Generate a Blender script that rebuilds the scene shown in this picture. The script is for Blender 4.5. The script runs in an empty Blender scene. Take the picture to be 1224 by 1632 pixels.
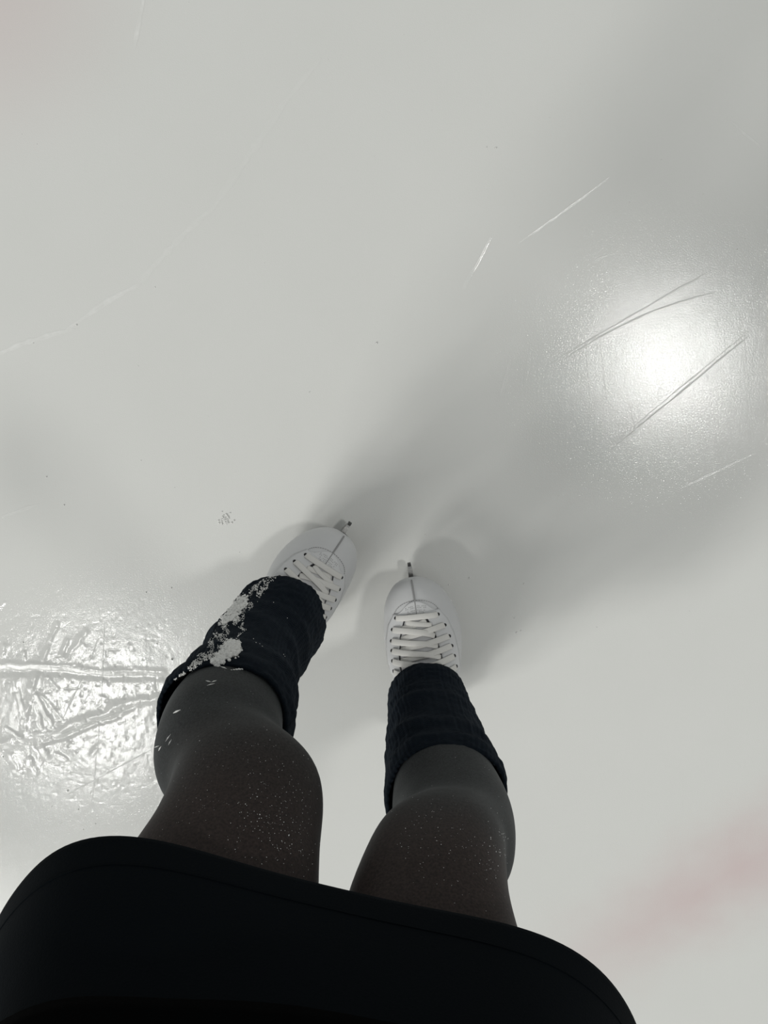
import bpy, bmesh, math, random
import numpy as np
from mathutils import Vector, Matrix
from mathutils.bvhtree import BVHTree

random.seed(7)
rng = np.random.default_rng(11)
sc = bpy.context.scene
COL = sc.collection
PI = math.pi
R = math.radians

# ------------------------------------------------------------------ camera
CAM_H, F_PX, PITCH = 1.08, 1226.0, R(-9.0)
cam = bpy.data.cameras.new('camera')
cam.sensor_fit = 'VERTICAL'; cam.sensor_height = 36.0
cam.lens = 36.0 * F_PX / 1632.0
cam.clip_start = 0.004
camo = bpy.data.objects.new('camera', cam); COL.objects.link(camo)
camo.location = (0, 0, CAM_H); camo.rotation_euler = (PITCH, 0, 0)
sc.camera = camo

# ------------------------------------------------------------------ light
world = bpy.data.worlds.new('rink_hall'); sc.world = world; world.use_nodes = True
bg = world.node_tree.nodes['Background']
bg.inputs[0].default_value = (0.97, 1.0, 0.985, 1); bg.inputs[1].default_value = 0.325

def lamp(name, loc, size, power, target=(0, -.2, 0), col=(1, .995, .96)):
    l = bpy.data.lights.new(name, 'AREA'); l.shape = 'SQUARE'; l.size = size
    l.energy = power; l.color = col
    o = bpy.data.objects.new(name, l); COL.objects.link(o); o.location = loc
    d = Vector(target) - Vector(loc); o.rotation_euler = d.to_track_quat('-Z', 'Y').to_euler()
    return o
lamp('rink_lamp', (-2.72, -3.00, 6.0), .72, 76)
lamp('rink_lamp', (2.54, .25, 6.0), .56, 66)
lamp('rink_lamp', (-5.0, -7.0, 6.0), 2.3, 205)
lamp('rink_lamp', (-6.8, -4.8, 6.0), 2.0, 210)
sc.view_settings.view_transform = 'Standard'
sc.view_settings.look = 'None'
sc.view_settings.gamma = 1.0
sc.view_settings.use_curve_mapping = False
sc.view_settings.exposure = 0.0

# ------------------------------------------------------------------ helpers
_d = Vector((0, math.sin(PITCH), -math.cos(PITCH))); _u = Vector((0, math.cos(PITCH), math.sin(PITCH)))
def at(px, py, z):
    """the world point at height z that the photograph shows at a pixel"""
    v = _d + Vector((1, 0, 0)) * ((px - 612) / F_PX) + _u * ((816 - py) / F_PX)
    return v * ((z - CAM_H) / v.z) + Vector((0, 0, CAM_H))
def ray(px, py):
    v = _d + Vector((1, 0, 0)) * ((px - 612) / F_PX) + _u * ((816 - py) / F_PX)
    return v.normalized()

def tag(o, label=None, cat=None, group=None, kind=None):
    for k, v in (('label', label), ('category', cat), ('group', group), ('kind', kind)):
        if v: o[k] = v
    return o

def obj(name, me, mats=(), parent=None, smooth=True):
    if isinstance(me, bmesh.types.BMesh):
        bm = me; me = bpy.data.meshes.new(name); bm.normal_update(); bm.to_mesh(me); bm.free()
    me.name = name
    for m in (mats if isinstance(mats, (list, tuple)) else [mats]): me.materials.append(m)
    if smooth:
        me.polygons.foreach_set('use_smooth', [True] * len(me.polygons))
    o = bpy.data.objects.new(name, me); COL.objects.link(o)
    if parent: o.parent = parent
    return o

def mesh_from(vs, fs, name='m'):
    me = bpy.data.meshes.new(name); me.from_pydata([tuple(v) for v in vs], [], fs); me.update(); return me

def catmull(keys, n):
    """keys: array (k, m), first column the parameter (monotonic); n samples per span"""
    K = np.asarray(keys, float); out = []
    for i in range(len(K) - 1):
        p0 = K[max(i - 1, 0)]; p1 = K[i]; p2 = K[i + 1]; p3 = K[min(i + 2, len(K) - 1)]
        for j in range(n):
            t = j / n
            out.append(.5 * (2 * p1 + (p2 - p0) * t + (2 * p0 - 5 * p1 + 4 * p2 - p3) * t * t + (3 * p1 - p0 - 3 * p2 + p3) * t ** 3))
    out.append(K[-1]); return np.array(out)

def grid_faces(nr, ns, closed=True):
    fs = []
    for i in range(nr - 1):
        for j in range(ns if closed else ns - 1):
            k = (j + 1) % ns
            fs.append((i * ns + j, i * ns + k, (i + 1) * ns + k, (i + 1) * ns + j))
    return fs

def se(t, a, b, e=2.2):
    c, s = math.cos(t), math.sin(t)
    return a * math.copysign(abs(c) ** (2 / e), c), b * math.copysign(abs(s) ** (2 / e), s)

def loft_z(keys, ns=48, n=6, e=2.2, grow=0.0, caps=True):
    """horizontal rings; key = (z, cx, cy, a, b, yaw)"""
    P = catmull(keys, n); vs = []
    for z, cx, cy, a, b, yaw in P:
        cw, sw = math.cos(yaw), math.sin(yaw)
        for j in range(ns):
            x, y = se(2 * PI * j / ns, a + grow, b + grow, e)
            vs.append((cx + x * cw - y * sw, cy + x * sw + y * cw, z))
    fs = grid_faces(len(P), ns)
    if caps:
        fs.append(tuple(reversed(range(ns)))); fs.append(tuple(range((len(P) - 1) * ns, len(P) * ns)))
    return vs, fs

def tube(pts, rad, ns=12, n=5, flat=1.0):
    """closed tapering tube along a path, rad per point"""
    K = np.array([list(p) + [r] for p, r in zip(pts, rad)], float)
    P = catmull(K, n); vs = []; up = Vector((0, 0, 1)); prev = None
    for i in range(len(P)):
        p = Vector(P[i][:3]); q = Vector(P[min(i + 1, len(P) - 1)][:3]); o = Vector(P[max(i - 1, 0)][:3])
        t = (q - o).normalized()
        if prev is None:
            a = t.cross(up); a = a if a.length > .1 else t.cross(Vector((0, 1, 0))); a.normalize()
        else:
            a = (prev - t * prev.dot(t)).normalized()
        prev = a; b = t.cross(a)
        for j in range(ns):
            g = 2 * PI * j / ns
            vs.append(p + (a * math.cos(g) + b * math.sin(g) * flat) * P[i][3])
    fs = grid_faces(len(P), ns)
    fs.append(tuple(reversed(range(ns)))); fs.append(tuple(range((len(P) - 1) * ns, len(P) * ns)))
    return vs, fs

def ball(c, r, sc_=(1, 1, 1), rot=None, seg=24):
    bm = bmesh.new(); bmesh.ops.create_uvsphere(bm, u_segments=seg, v_segments=seg // 2, radius=1)
    M = rot.to_matrix() if rot else Matrix.Identity(3)
    vs = [Vector(c) + M @ Vector((v.co.x * r * sc_[0], v.co.y * r * sc_[1], v.co.z * r * sc_[2])) for v in bm.verts]
    bm.verts.index_update(); fs = [tuple(v.index for v in f.verts) for f in bm.faces]; bm.free(); return vs, fs

def join(parts):
    vs, fs = [], []
    for v, f in parts:
        k = len(vs); vs += [tuple(p) for p in v]; fs += [tuple(i + k for i in q) for q in f]
    return vs, fs

def fuse(parts, voxel, smooth=6, fac=.5):
    """one continuous surface from overlapping closed shapes"""
    vs, fs = join(parts); me = mesh_from(vs, fs)
    bm = bmesh.new(); bm.from_mesh(me); bmesh.ops.recalc_face_normals(bm, faces=bm.faces); bm.to_mesh(me); bm.free()
    o = bpy.data.objects.new('fuse', me); COL.objects.link(o)
    m = o.modifiers.new('r', 'REMESH'); m.mode = 'VOXEL'; m.voxel_size = voxel; m.use_smooth_shade = True
    if smooth:
        m = o.modifiers.new('s', 'SMOOTH'); m.iterations = smooth; m.factor = fac
    dg = bpy.context.evaluated_depsgraph_get(); dg.update()
    out = bpy.data.meshes.new_from_object(o.evaluated_get(dg))
    bpy.data.objects.remove(o); bpy.data.meshes.remove(me); return out

# numpy value noise
_perm = rng.random((64, 64, 64)).astype(np.float32)
def vnoise(x, y, z=0.0):
    x = np.asarray(x, float); y = np.asarray(y, float); z = np.zeros_like(x) + z
    xi, yi, zi = np.floor(x).astype(int), np.floor(y).astype(int), np.floor(z).astype(int)
    fx, fy, fz = x - xi, y - yi, z - zi
    fx = fx * fx * (3 - 2 * fx); fy = fy * fy * (3 - 2 * fy); fz = fz * fz * (3 - 2 * fz)
    def g(a, b, c): return _perm[(xi + a) & 63, (yi + b) & 63, (zi + c) & 63]
    c00 = g(0, 0, 0) * (1 - fx) + g(1, 0, 0) * fx; c10 = g(0, 1, 0) * (1 - fx) + g(1, 1, 0) * fx
    c01 = g(0, 0, 1) * (1 - fx) + g(1, 0, 1) * fx; c11 = g(0, 1, 1) * (1 - fx) + g(1, 1, 1) * fx
    return ((c00 * (1 - fy) + c10 * fy) * (1 - fz) + (c01 * (1 - fy) + c11 * fy) * fz) * 2 - 1

# ------------------------------------------------------------------ materials
class NT:
    def __init__(s, name):
        s.m = bpy.data.materials.new(name); s.m.use_nodes = True; s.t = s.m.node_tree
        s.b = s.t.nodes['Principled BSDF']
    def n(s, kind, **kw):
        q = s.t.nodes.new(kind)
        for k, v in kw.items():
            if k.startswith('i_'):
                key = k[2:]; key = int(key) if key.isdigit() else key
                q.inputs[key].default_value = v
            else: setattr(q, k, v)
        return q
    def l(s, a, b): s.t.links.new(a, b)
    def math(s, op, a, b=None, c=None, clamp=False):
        q = s.t.nodes.new('ShaderNodeMath'); q.operation = op; q.use_clamp = clamp
        for i, v in enumerate((a, b, c)):
            if v is None: continue
            if isinstance(v, (int, float)): q.inputs[i].default_value = v
            else: s.l(v, q.inputs[i])
        return q.outputs[0]
    def set(s, **kw):
        for k, v in kw.items(): s.b.inputs[k.replace('_', ' ')].default_value = v

def simple(name, col, rough=.6, metal=0, bump=None, var=0, spec=.5, sheen=0, sheencol=(1, 1, 1, 1)):
    t = NT(name); t.set(Base_Color=(*col, 1), Roughness=rough, Metallic=metal)
    t.b.inputs['Specular IOR Level'].default_value = spec
    if sheen:
        t.b.inputs['Sheen Weight'].default_value = sheen; t.b.inputs['Sheen Roughness'].default_value = .5
        t.b.inputs['Sheen Tint'].default_value = sheencol
    tc = t.n('ShaderNodeTexCoord')
    if bump:
        sc_, st, dist = bump
        nz = t.n('ShaderNodeTexNoise', i_Scale=sc_, i_Detail=3.0); t.l(tc.outputs['Object'], nz.inputs['Vector'])
        bp = t.n('ShaderNodeBump', i_Strength=st, i_Distance=dist); t.l(nz.outputs['Fac'], bp.inputs['Height']); t.l(bp.outputs[0], t.b.inputs['Normal'])
    if var:
        nz = t.n('ShaderNodeTexNoise', i_Scale=30.0, i_Detail=4.0); t.l(tc.outputs['Object'], nz.inputs['Vector'])
        mx = t.n('ShaderNodeMix', data_type='RGBA'); mx.inputs['A'].default_value = (*[c * (1 - var) for c in col], 1); mx.inputs['B'].default_value = (*[min(1, c * (1 + var)) for c in col], 1)
        t.l(nz.outputs['Fac'], mx.inputs['Factor']); t.l(mx.outputs['Result'], t.b.inputs['Base Color'])
    return t.m

M_leather = simple('white_leather', (.60, .605, .61), .42, bump=(900, .12, .001), var=.03)
M_flap = simple('white_leather_panel', (.64, .645, .65), .45, bump=(900, .12, .001))
M_tongue = simple('tongue_leather', (.56, .56, .57), .55)
M_gap_shade = simple('painted_gap_shade', (.035, .035, .04), .8)  # near-black colour stands in for shade between tongue and eyestay
M_lace = simple('white_lace_cotton', (.72, .71, .68), .8, bump=(1500, .5, .001))
M_eyelet = simple('eyelet_hole', (.008, .008, .009), .6)
M_stitch = simple('grey_thread', (.33, .33, .33), .8)
M_seam = simple('seam_groove', (.30, .30, .30), .7)
M_stamp = simple('grey_stamp_ink', (.22, .22, .22), .6)
M_sole = simple('dark_sole', (.03, .028, .026), .45)
M_steel = simple('brushed_steel', (.50, .50, .49), .32, metal=1.0, bump=(400, .2, .0005))
M_dark_steel = simple('toe_pick_steel', (.10, .10, .10), .4, metal=1.0)
M_skin = simple('skin', (.52, .33, .25), .5, bump=(200, .1, .001))
M_hair = simple('dark_hair', (.03, .02, .014), .45)
M_skirt = simple('black_skirt_cloth', (.0014, .0028, .0042), .85, bump=(700, .4, .0006), spec=.06, sheen=.006, sheencol=(.6, .8, 1, 1))
M_top = simple('black_knit_top', (.0006, .0008, .0009), .95, bump=(700, .4, .0006), spec=.03)
M_snow = simple('snow', (.80, .80, .78), .7, bump=(600, .6, .002))
M_frost = simple('frost_crystal', (.9, .9, .9), .25)

def knit_mat():
    t = NT('navy_black_rib_knit'); t.set(Roughness=.95)
    t.b.inputs['Specular IOR Level'].default_value = .1
    t.b.inputs['Sheen Weight'].default_value = .03; t.b.inputs['Sheen Roughness'].default_value = .45; t.b.inputs['Sheen Tint'].default_value = (.55, .75, 1, 1)
    uv = t.n('ShaderNodeUVMap'); sep = t.n('ShaderNodeSeparateXYZ'); t.l(uv.outputs[0], sep.inputs[0])
    rib = t.math('SINE', t.math('MULTIPLY', sep.outputs[0], 2 * PI * 64))
    row = t.math('SINE', t.math('ADD', t.math('MULTIPLY', sep.outputs[1], 2 * PI * 90), t.math('MULTIPLY', rib, 1.2)))
    tc = t.n('ShaderNodeTexCoord'); nz = t.n('ShaderNodeTexNoise', i_Scale=260.0, i_Detail=3.0); t.l(tc.outputs['Object'], nz.inputs['Vector'])
    h = t.math('ADD', t.math('MULTIPLY', rib, .22), t.math('ADD', t.math('MULTIPLY', row, .2), t.math('MULTIPLY', nz.outputs['Fac'], .8)))
    bp = t.n('ShaderNodeBump', i_Strength=.7, i_Distance=.0012); t.l(h, bp.inputs['Height']); t.l(bp.outputs[0], t.b.inputs['Normal'])
    mx = t.n('ShaderNodeMix', data_type='RGBA'); mx.inputs['A'].default_value = (.0030, .0052, .0085, 1); mx.inputs['B'].default_value = (.0065, .0105, .0160, 1)
    t.l(nz.outputs['Fac'], mx.inputs['Factor']); t.l(mx.outputs['Result'], t.b.inputs['Base Color'])
    return t.m
M_knit = knit_mat()

def tights_mat():
    t = NT('sheer_black_tights'); t.set(Roughness=.7)
    t.b.inputs['Specular IOR Level'].default_value = .25
    t.b.inputs['Sheen Weight'].default_value = .07; t.b.inputs['Sheen Roughness'].default_value = .35; t.b.inputs['Sheen Tint'].default_value = (.9, .97, 1, 1)
    g = t.n('ShaderNodeNewGeometry'); sep = t.n('ShaderNodeSeparateXYZ'); t.l(g.outputs['Position'], sep.inputs[0])
    nz = t.n('ShaderNodeTexNoise', i_Scale=9.0, i_Detail=2.0); t.l(g.outputs['Position'], nz.inputs['Vector'])
    zz = t.math('ADD', sep.outputs[2], t.math('MULTIPLY', t.math('SUBTRACT', nz.outputs['Fac'], .5), .10))
    mr = t.n('ShaderNodeMapRange', interpolation_type='SMOOTHSTEP'); t.l(zz, mr.inputs[0]); mr.inputs[1].default_value = .44; mr.inputs[2].default_value = .56
    mx = t.n('ShaderNodeMix', data_type='RGBA'); mx.inputs['A'].default_value = (.022, .0245, .0255, 1); mx.inputs['B'].default_value = (.0260, .0182, .0165, 1)
    t.l(mr.outputs[0], mx.inputs['Factor'])
    fine = t.n('ShaderNodeTexNoise', i_Scale=520.0, i_Detail=4.0); t.l(g.outputs['Position'], fine.inputs['Vector'])
    m2 = t.n('ShaderNodeMix', data_type='RGBA', blend_type='MULTIPLY'); m2.inputs['Factor'].default_value = 1
    mr2 = t.n('ShaderNodeMapRange'); t.l(fine.outputs['Fac'], mr2.inputs[0]); mr2.inputs[1].default_value = .3; mr2.inputs[2].default_value = .7; mr2.inputs[3].default_value = .6; mr2.inputs[4].default_value = 1.5
    t.l(mx.outputs['Result'], m2.inputs['A']); t.l(mr2.outputs[0], m2.inputs['B']); t.l(m2.outputs['Result'], t.b.inputs['Base Color'])
    bp = t.n('ShaderNodeBump', i_Strength=.25, i_Distance=.0005); t.l(fine.outputs['Fac'], bp.inputs['Height']); t.l(bp.outputs[0], t.b.inputs['Normal'])
    return t.m
M_tights = tights_mat()

# ---- ice: cuts are (pixel a, pixel b, half width m, groove depth, frost white, bend)
CUTS = [
    # blade cuts across the right-hand lamp reflection
    ((868, 584), (1135, 430), .0012, 1.6, 0, .001), ((888, 582), (1140, 466), .0012, 1.8, 0, .013),
    ((972, 718), (1196, 533), .0014, 1.9, 0, 0), ((985, 700), (1188, 532), .0009, 1.2, .0, 0),
    # frosted cuts
    ((972, 281), (824, 388), .0018, .8, .55, .002), ((783, 376), (750, 440), .0022, .5, .45, 0), ((756, 425), (738, 463), .004, .2, .15, 0),
    ((1204, 722), (1083, 779), .0024, .9, .55, 0), ((1196, 726), (1110, 766), .0014, .4, .35, 0),
    ((846, 545), (836, 620), .003, .08, .05, 0), ((815, 560), (792, 648), .004, .08, .09, .002),
    ((229, -5), (214, 78), .0035, .3, .30, 0), ((1160, 190), (1215, 236), .002, .3, .16, 0),
    ((947, 417), (963, 408), .0022, 1.0, .6, 0), ((960, 410), (984, 404), .0016, .8, .4, 0),
    ((-20, 572), (120, 524), .0040, .3, .26, .004), ((100, 532), (225, 452), .0042, .3, .22, .004), ((210, 464), (345, 325), .0055, .2, .10, .003),
    ((330, 345), (470, 140), .006, .2, .06, 0), ((430, 190), (512, 92), .004, .2, .13, 0),
    ((-10, 828), (62, 804), .003, .2, .16, 0), ((940, 985), (1230, 830), .02, 0, .0, 0),
    # cuts across the left-hand lamp reflection
    ((132, 1079), (98, 1150), .0013, 2.2, 0, 0), ((166, 995), (161, 1127), .0010, 1.5, 0, 0), ((159, 1155), (144, 1300), .0011, 1.6, 0, 0),
    ((247, 1192), (100, 1270), .0012, 1.7, 0, 0), ((222, 1122), (84, 1176), .0015, 2.0, 0, .001), ((80, 1190), (48, 1256), .0012, 1.3, 0, 0),
    ((157, 1018), (142, 1056), .0012, 1.7, 0, 0), ((150, 1090), (118, 1148), .0010, .5, .0, 0),
    ((930, 500), (942, 640), .0012, .4, 0, 0), ((1112, 560), (1130, 612), .0010, .25, 0, 0), ((1180, 480), (1200, 700), .0012, .4, 0, 0), ((955, 530), (968, 640), .0012, .4, 0, 0), ((1003, 640), (1014, 690), .0010, .6, 0, 0),
]
def ice_mat():
    t = NT('rink_ice'); g = t.n('ShaderNodeNewGeometry'); P = g.outputs['Position']
    at_ = t.n('ShaderNodeAttribute', attribute_name='frost'); white = at_.outputs['Fac']
    # broken-up frost in the cuts
    nz = t.n('ShaderNodeTexNoise', i_Scale=140.0, i_Detail=3.0); t.l(P, nz.inputs['Vector'])
    mr = t.n('ShaderNodeMapRange'); t.l(nz.outputs['Fac'], mr.inputs[0]); mr.inputs[1].default_value = .35; mr.inputs[2].default_value = .62; mr.inputs[3].default_value = .25
    white = t.math('MULTIPLY', white, mr.outputs[0], clamp=True)
    # colour: cloudy ice with slight blotches
    n1 = t.n('ShaderNodeTexNoise', i_Scale=5.0, i_Detail=5.0, i_Roughness=.6); t.l(P, n1.inputs['Vector'])
    base = t.n('ShaderNodeMix', data_type='RGBA'); base.inputs['A'].default_value = (.695, .700, .675, 1); base.inputs['B'].default_value = (.740, .742, .722, 1)
    t.l(n1.outputs['Fac'], base.inputs['Factor'])
    # painted red line frozen in below the surface, blurred by the ice above it
    A, B = at(930, 1532, 0), at(1224, 1357, 0); d = B - A; mid = (A + B) / 2
    n2 = t.n('ShaderNodeTexNoise', i_Scale=14.0, i_Detail=4.0); t.l(P, n2.inputs['Vector'])
    mp = t.n('ShaderNodeMapping', vector_type='TEXTURE'); t.l(P, mp.inputs[0])
    mp.inputs['Location'].default_value = (mid.x, mid.y, 0); mp.inputs['Rotation'].default_value = (0, 0, math.atan2(d.y, d.x)); mp.inputs['Scale'].default_value = (d.length / 2, .13, 1)
    s = t.n('ShaderNodeSeparateXYZ'); t.l(mp.outputs[0], s.inputs[0])
    vv = t.math('ADD', t.math('ABSOLUTE', s.outputs[1]), t.math('MULTIPLY', t.math('SUBTRACT', n2.outputs['Fac'], .5), .7))
    m = t.n('ShaderNodeMapRange', interpolation_type='SMOOTHERSTEP'); t.l(vv, m.inputs[0]); m.inputs[1].default_value = 1.25; m.inputs[2].default_value = -.5
    fade = t.n('ShaderNodeMapRange', interpolation_type='SMOOTHSTEP'); t.l(s.outputs[0], fade.inputs[0]); fade.inputs[1].default_value = -1.7; fade.inputs[2].default_value = .3; fade.inputs[3].default_value = .25
    red = t.math('MULTIPLY', t.math('MULTIPLY', m.outputs[0], fade.outputs[0]), .62)
    # a second faint patch of red far left ahead
    c2 = at(-60, -40, 0); dv = t.n('ShaderNodeVectorMath', operation='DISTANCE'); t.l(P, dv.inputs[0]); dv.inputs[1].default_value = c2
    m3 = t.n('ShaderNodeMapRange', interpolation_type='SMOOTHSTEP'); t.l(dv.outputs['Value'], m3.inputs[0]); m3.inputs[1].default_value = .28; m3.inputs[2].default_value = .0
    red = t.math('ADD', red, t.math('MULTIPLY', m3.outputs[0], .35))
    mxr = t.n('ShaderNodeMix', data_type='RGBA'); t.l(red, mxr.inputs['Factor']); t.l(base.outputs['Result'], mxr.inputs['A']); mxr.inputs['B'].default_value = (.62, .45, .455, 1)
    mxw = t.n('ShaderNodeMix', data_type='RGBA'); t.l(white, mxw.inputs['Factor']); t.l(mxr.outputs['Result'], mxw.inputs['A']); mxw.inputs['B'].default_value = (.97, .97, .96, 1)
    t.l(mxw.outputs['Result'], t.b.inputs['Base Color'])
    # fine surface: micro grain and resurfacer streaks
    n3 = t.n('ShaderNodeTexNoise', i_Scale=650.0, i_Detail=2.0, i_Roughness=.6); t.l(P, n3.inputs['Vector'])
    mp = t.n('ShaderNodeMapping'); t.l(P, mp.inputs[0]); mp.inputs['Rotation'].default_value = (0, 0, R(-8)); mp.inputs['Scale'].default_value = (150, 7, 1)
    n4 = t.n('ShaderNodeTexNoise', i_Scale=1.0, i_Detail=2.0); t.l(mp.outputs[0], n4.inputs['Vector'])
    fineh = t.math('ADD', t.math('MULTIPLY', n3.outputs['Fac'], .000125), t.math('MULTIPLY', n4.outputs['Fac'], .00004))
    h = fineh
    bp = t.n('ShaderNodeBump', i_Strength=1.0, i_Distance=1.0); t.l(h, bp.inputs['Height']); t.l(bp.outputs[0], t.b.inputs['Normal'])
    t.set(Roughness=.095, IOR=1.5)
    return t.m
M_ice = ice_mat()

# ------------------------------------------------------------------ the ice
def build_ice():
    def axis(spans):
        out = []
        for a, b, st in spans:
            n = max(1, int(round((b - a) / st))); out += list(np.linspace(a, b, n, endpoint=False))
        out.append(spans[-1][1]); return np.array(out)
    xs = axis([(-7, -.9, .5), (-.9, -.62, .02), (-.62, -.20, .0013), (-.20, .9, .01), (.9, 7, .5)])
    ys = axis([(-7, -1.2, .5), (-1.2, -.72, .02), (-.72, -.28, .0013), (-.28, .8, .01), (.8, 7, .5)])
    X, Y = np.meshgrid(xs, ys); Z = np.zeros_like(X)
    def seg(a, b, w, h, wob=0.0, wf=60):
        A, B = at(*a, 0), at(*b, 0); d = np.array([B.x - A.x, B.y - A.y]); L2 = d @ d
        xx = X + wob * vnoise(X * wf, Y * wf, 3.3); yy = Y + wob * vnoise(X * wf, Y * wf, 9.1)
        t = np.clip(((xx - A.x) * d[0] + (yy - A.y) * d[1]) / L2, 0, 1)
        D = np.hypot(xx - A.x - t * d[0], yy - A.y - t * d[1])
        return h * np.exp(-(D / w) ** 2)
    def line(pts, w, h, wob=.0015, wf=60):
        r = 0 * X
        for a, b in zip(pts[:-1], pts[1:]): r = np.maximum(r, np.abs(seg(a, b, w, h, wob, wf)))
        return math.copysign(1, h) * r
    # region of rough, refrozen ice by the left lamp reflection
    c = at(150, 1130, 0)
    reg = np.exp(-(((X - c.x) / .17) ** 2 + ((Y - c.y) / .14) ** 2) ** 1.5)
    rough = vnoise(X * 160, Y * 120, .5) * .00022 + vnoise(X * 320, Y * 280, 4.5) * .00010 + vnoise(X * 45, Y * 38, 7.7) * .0004
    pits = np.clip(vnoise(X * 170, Y * 200, 12.2) - .52, 0, 1) * -.0022
    Z += reg * (rough + pits)
    rm = .6 + .4 * vnoise(X * 50, Y * 50, 21)
    Z += line([(-30, 1058), (49, 1059), (98, 1062), (167, 1070), (262, 1072)], .0042, .0013, .0018) * rm
    Z += line([(-30, 1070), (60, 1070), (120, 1074), (172, 1079), (265, 1078)], .006, -.0009, .001)
    Z += line([(-30, 1196), (49, 1175), (98, 1163), (147, 1144), (191, 1126), (250, 1114)], .0075, .0020, .003) * rm
    Z += line([(60, 1190), (110, 1172), (160, 1152), (210, 1130)], .004, -.0010, .003)
    for pts, w, h in [([(69, 1050), (91, 995)], .0030, .0011), ([(98, 1048), (106, 1020)], .003, .0009), ([(105, 1050), (137, 1009)], .004, .0010),
                      ([(59, 1073), (50, 1105), (37, 1166)], .0042, .0013), ([(26, 1085), (38, 1136)], .0035, .0010), ([(59, 1107), (70, 1128), (83, 1155)], .0038, .0013),
                      ([(57, 1120), (66, 1160)], .0034, .0010), ([(12, 1160), (36, 1174)], .003, .0011), ([(22, 1205), (28, 1228)], .006, .0014), ([(48, 1210), (56, 1228)], .005, .0013),
                      ([(68, 1192), (74, 1202)], .006, .0012), ([(92, 1200), (104, 1212)], .004, .0012), ([(110, 1180), (104, 1195)], .004, .0012), ([(3, 1045), (8, 1030)], .004, .0011),
                      ([(38, 1040), (41, 1050)], .003, .0011), ([(160, 1190), (148, 1205)], .005, -.0009), ([(75, 1080), (90, 1100)], .003, .0009), ([(-3, 968), (5, 960)], .003, .0009), ([(68, 1108), (98, 1150)], .003, .0008)]:
        Z += line(pts, w, h, .0025, 90) * (.75 + .5 * vnoise(X * 90, Y * 90, 31))
    # very gentle unevenness of the whole sheet
    Z += .0006 * vnoise(X * 3.0 + 5, Y * 3.0, 2.0)
    far = np.clip(1.6 - np.hypot(X, Y + .3), 0, 1); Z *= np.clip(far * 2, 0, 1)
    Z -= Z.max() * 0
    n, m = Y.shape[0], X.shape[1]
    V = np.stack([X, Y, Z], -1).reshape(-1, 3); frost = np.zeros(len(V))
    I = np.arange(n * m).reshape(n, m)
    Q = [np.stack([I[:-1, :-1], I[:-1, 1:], I[1:, 1:], I[1:, :-1]], -1).reshape(-1, 4)]
    def zat(x, y):
        i = np.clip(np.searchsorted(xs, x) - 1, 0, m - 2); j = np.clip(np.searchsorted(ys, y) - 1, 0, n - 2)
        fx = (x - xs[i]) / (xs[i + 1] - xs[i]); fy = (y - ys[j]) / (ys[j + 1] - ys[j])
        return (Z[j, i] * (1 - fx) + Z[j, i + 1] * fx) * (1 - fy) + (Z[j + 1, i] * (1 - fx) + Z[j + 1, i + 1] * fx) * fy
    # blade cuts: a shallow groove between two raised lips, frosted or clear
    prof = np.array([(-1, 0, 0), (-.72, .55, .5), (-.45, 1, .9), (-.2, .45, 1), (0, .1, 1), (.2, .45, 1), (.45, 1, .9), (.72, .55, .5), (1, 0, 0)])
    VV, FF = [V], [frost]; base = len(V)
    for a, b, hw, dep, wh, bend in CUTS:
        A, B = at(*a, 0), at(*b, 0); d = np.array([B.x - A.x, B.y - A.y]); L = np.hypot(*d); d /= L; nrm = np.array([-d[1], d[0]])
        k = max(12, int(L / .004)); t = np.linspace(-1, 1, k)
        wig = .0006 * vnoise(t * L * 30, t * 0 + a[0] * .37)
        c = np.array([(A.x + B.x) / 2, (A.y + B.y) / 2]) + np.outer(t * L / 2, d) + np.outer(wig + bend * (1 - t * t), nrm)
        taper = np.clip(1 - t ** 4, 0, 1) ** .7; vary = .8 + .4 * vnoise(t * L * 60, t * 0 + a[1] * .53)
        pts = c[:, None, :] + (prof[:, 0][None, :, None] * (hw * (.35 + .65 * taper) * vary)[:, None, None]) * nrm[None, None, :]
        zz = zat(pts[..., 0], pts[..., 1]) + .00008 + prof[:, 1][None] * (dep * hw * .16 * taper * vary)[:, None]
        fr_ = wh * prof[:, 2][None] * (taper * np.clip(.75 + .6 * vnoise(t * L * 40, t * 0 + 3.1 + a[0]), 0, 1.3))[:, None]
        VV.append(np.concatenate([pts, zz[..., None]], -1).reshape(-1, 3)); FF.append(fr_.reshape(-1))
        J = base + np.arange(k * 9).reshape(k, 9); Q.append(np.stack([J[:-1, :-1], J[1:, :-1], J[1:, 1:], J[:-1, 1:]], -1).reshape(-1, 4)[:, ::-1]); base += k * 9
    V = np.concatenate(VV); frost = np.concatenate(FF); q = np.concatenate(Q)
    nf = len(q); me = bpy.data.meshes.new('floor')
    me.vertices.add(len(V)); me.vertices.foreach_set('co', V.reshape(-1).astype(np.float32))
    me.loops.add(nf * 4); me.loops.foreach_set('vertex_index', q.reshape(-1).astype(np.int32))
    me.polygons.add(nf); me.polygons.foreach_set('loop_start', np.arange(0, nf * 4, 4, dtype=np.int32))
    me.update(calc_edges=True); me.validate()
    at2 = me.attributes.new('frost', 'FLOAT', 'POINT'); at2.data.foreach_set('value', frost.astype(np.float32))
    o = obj('floor', me, M_ice)
    tag(o, 'pale grey scratched ice of a skating rink with a blurred red line', 'ice', kind='structure')
build_ice()

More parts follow.
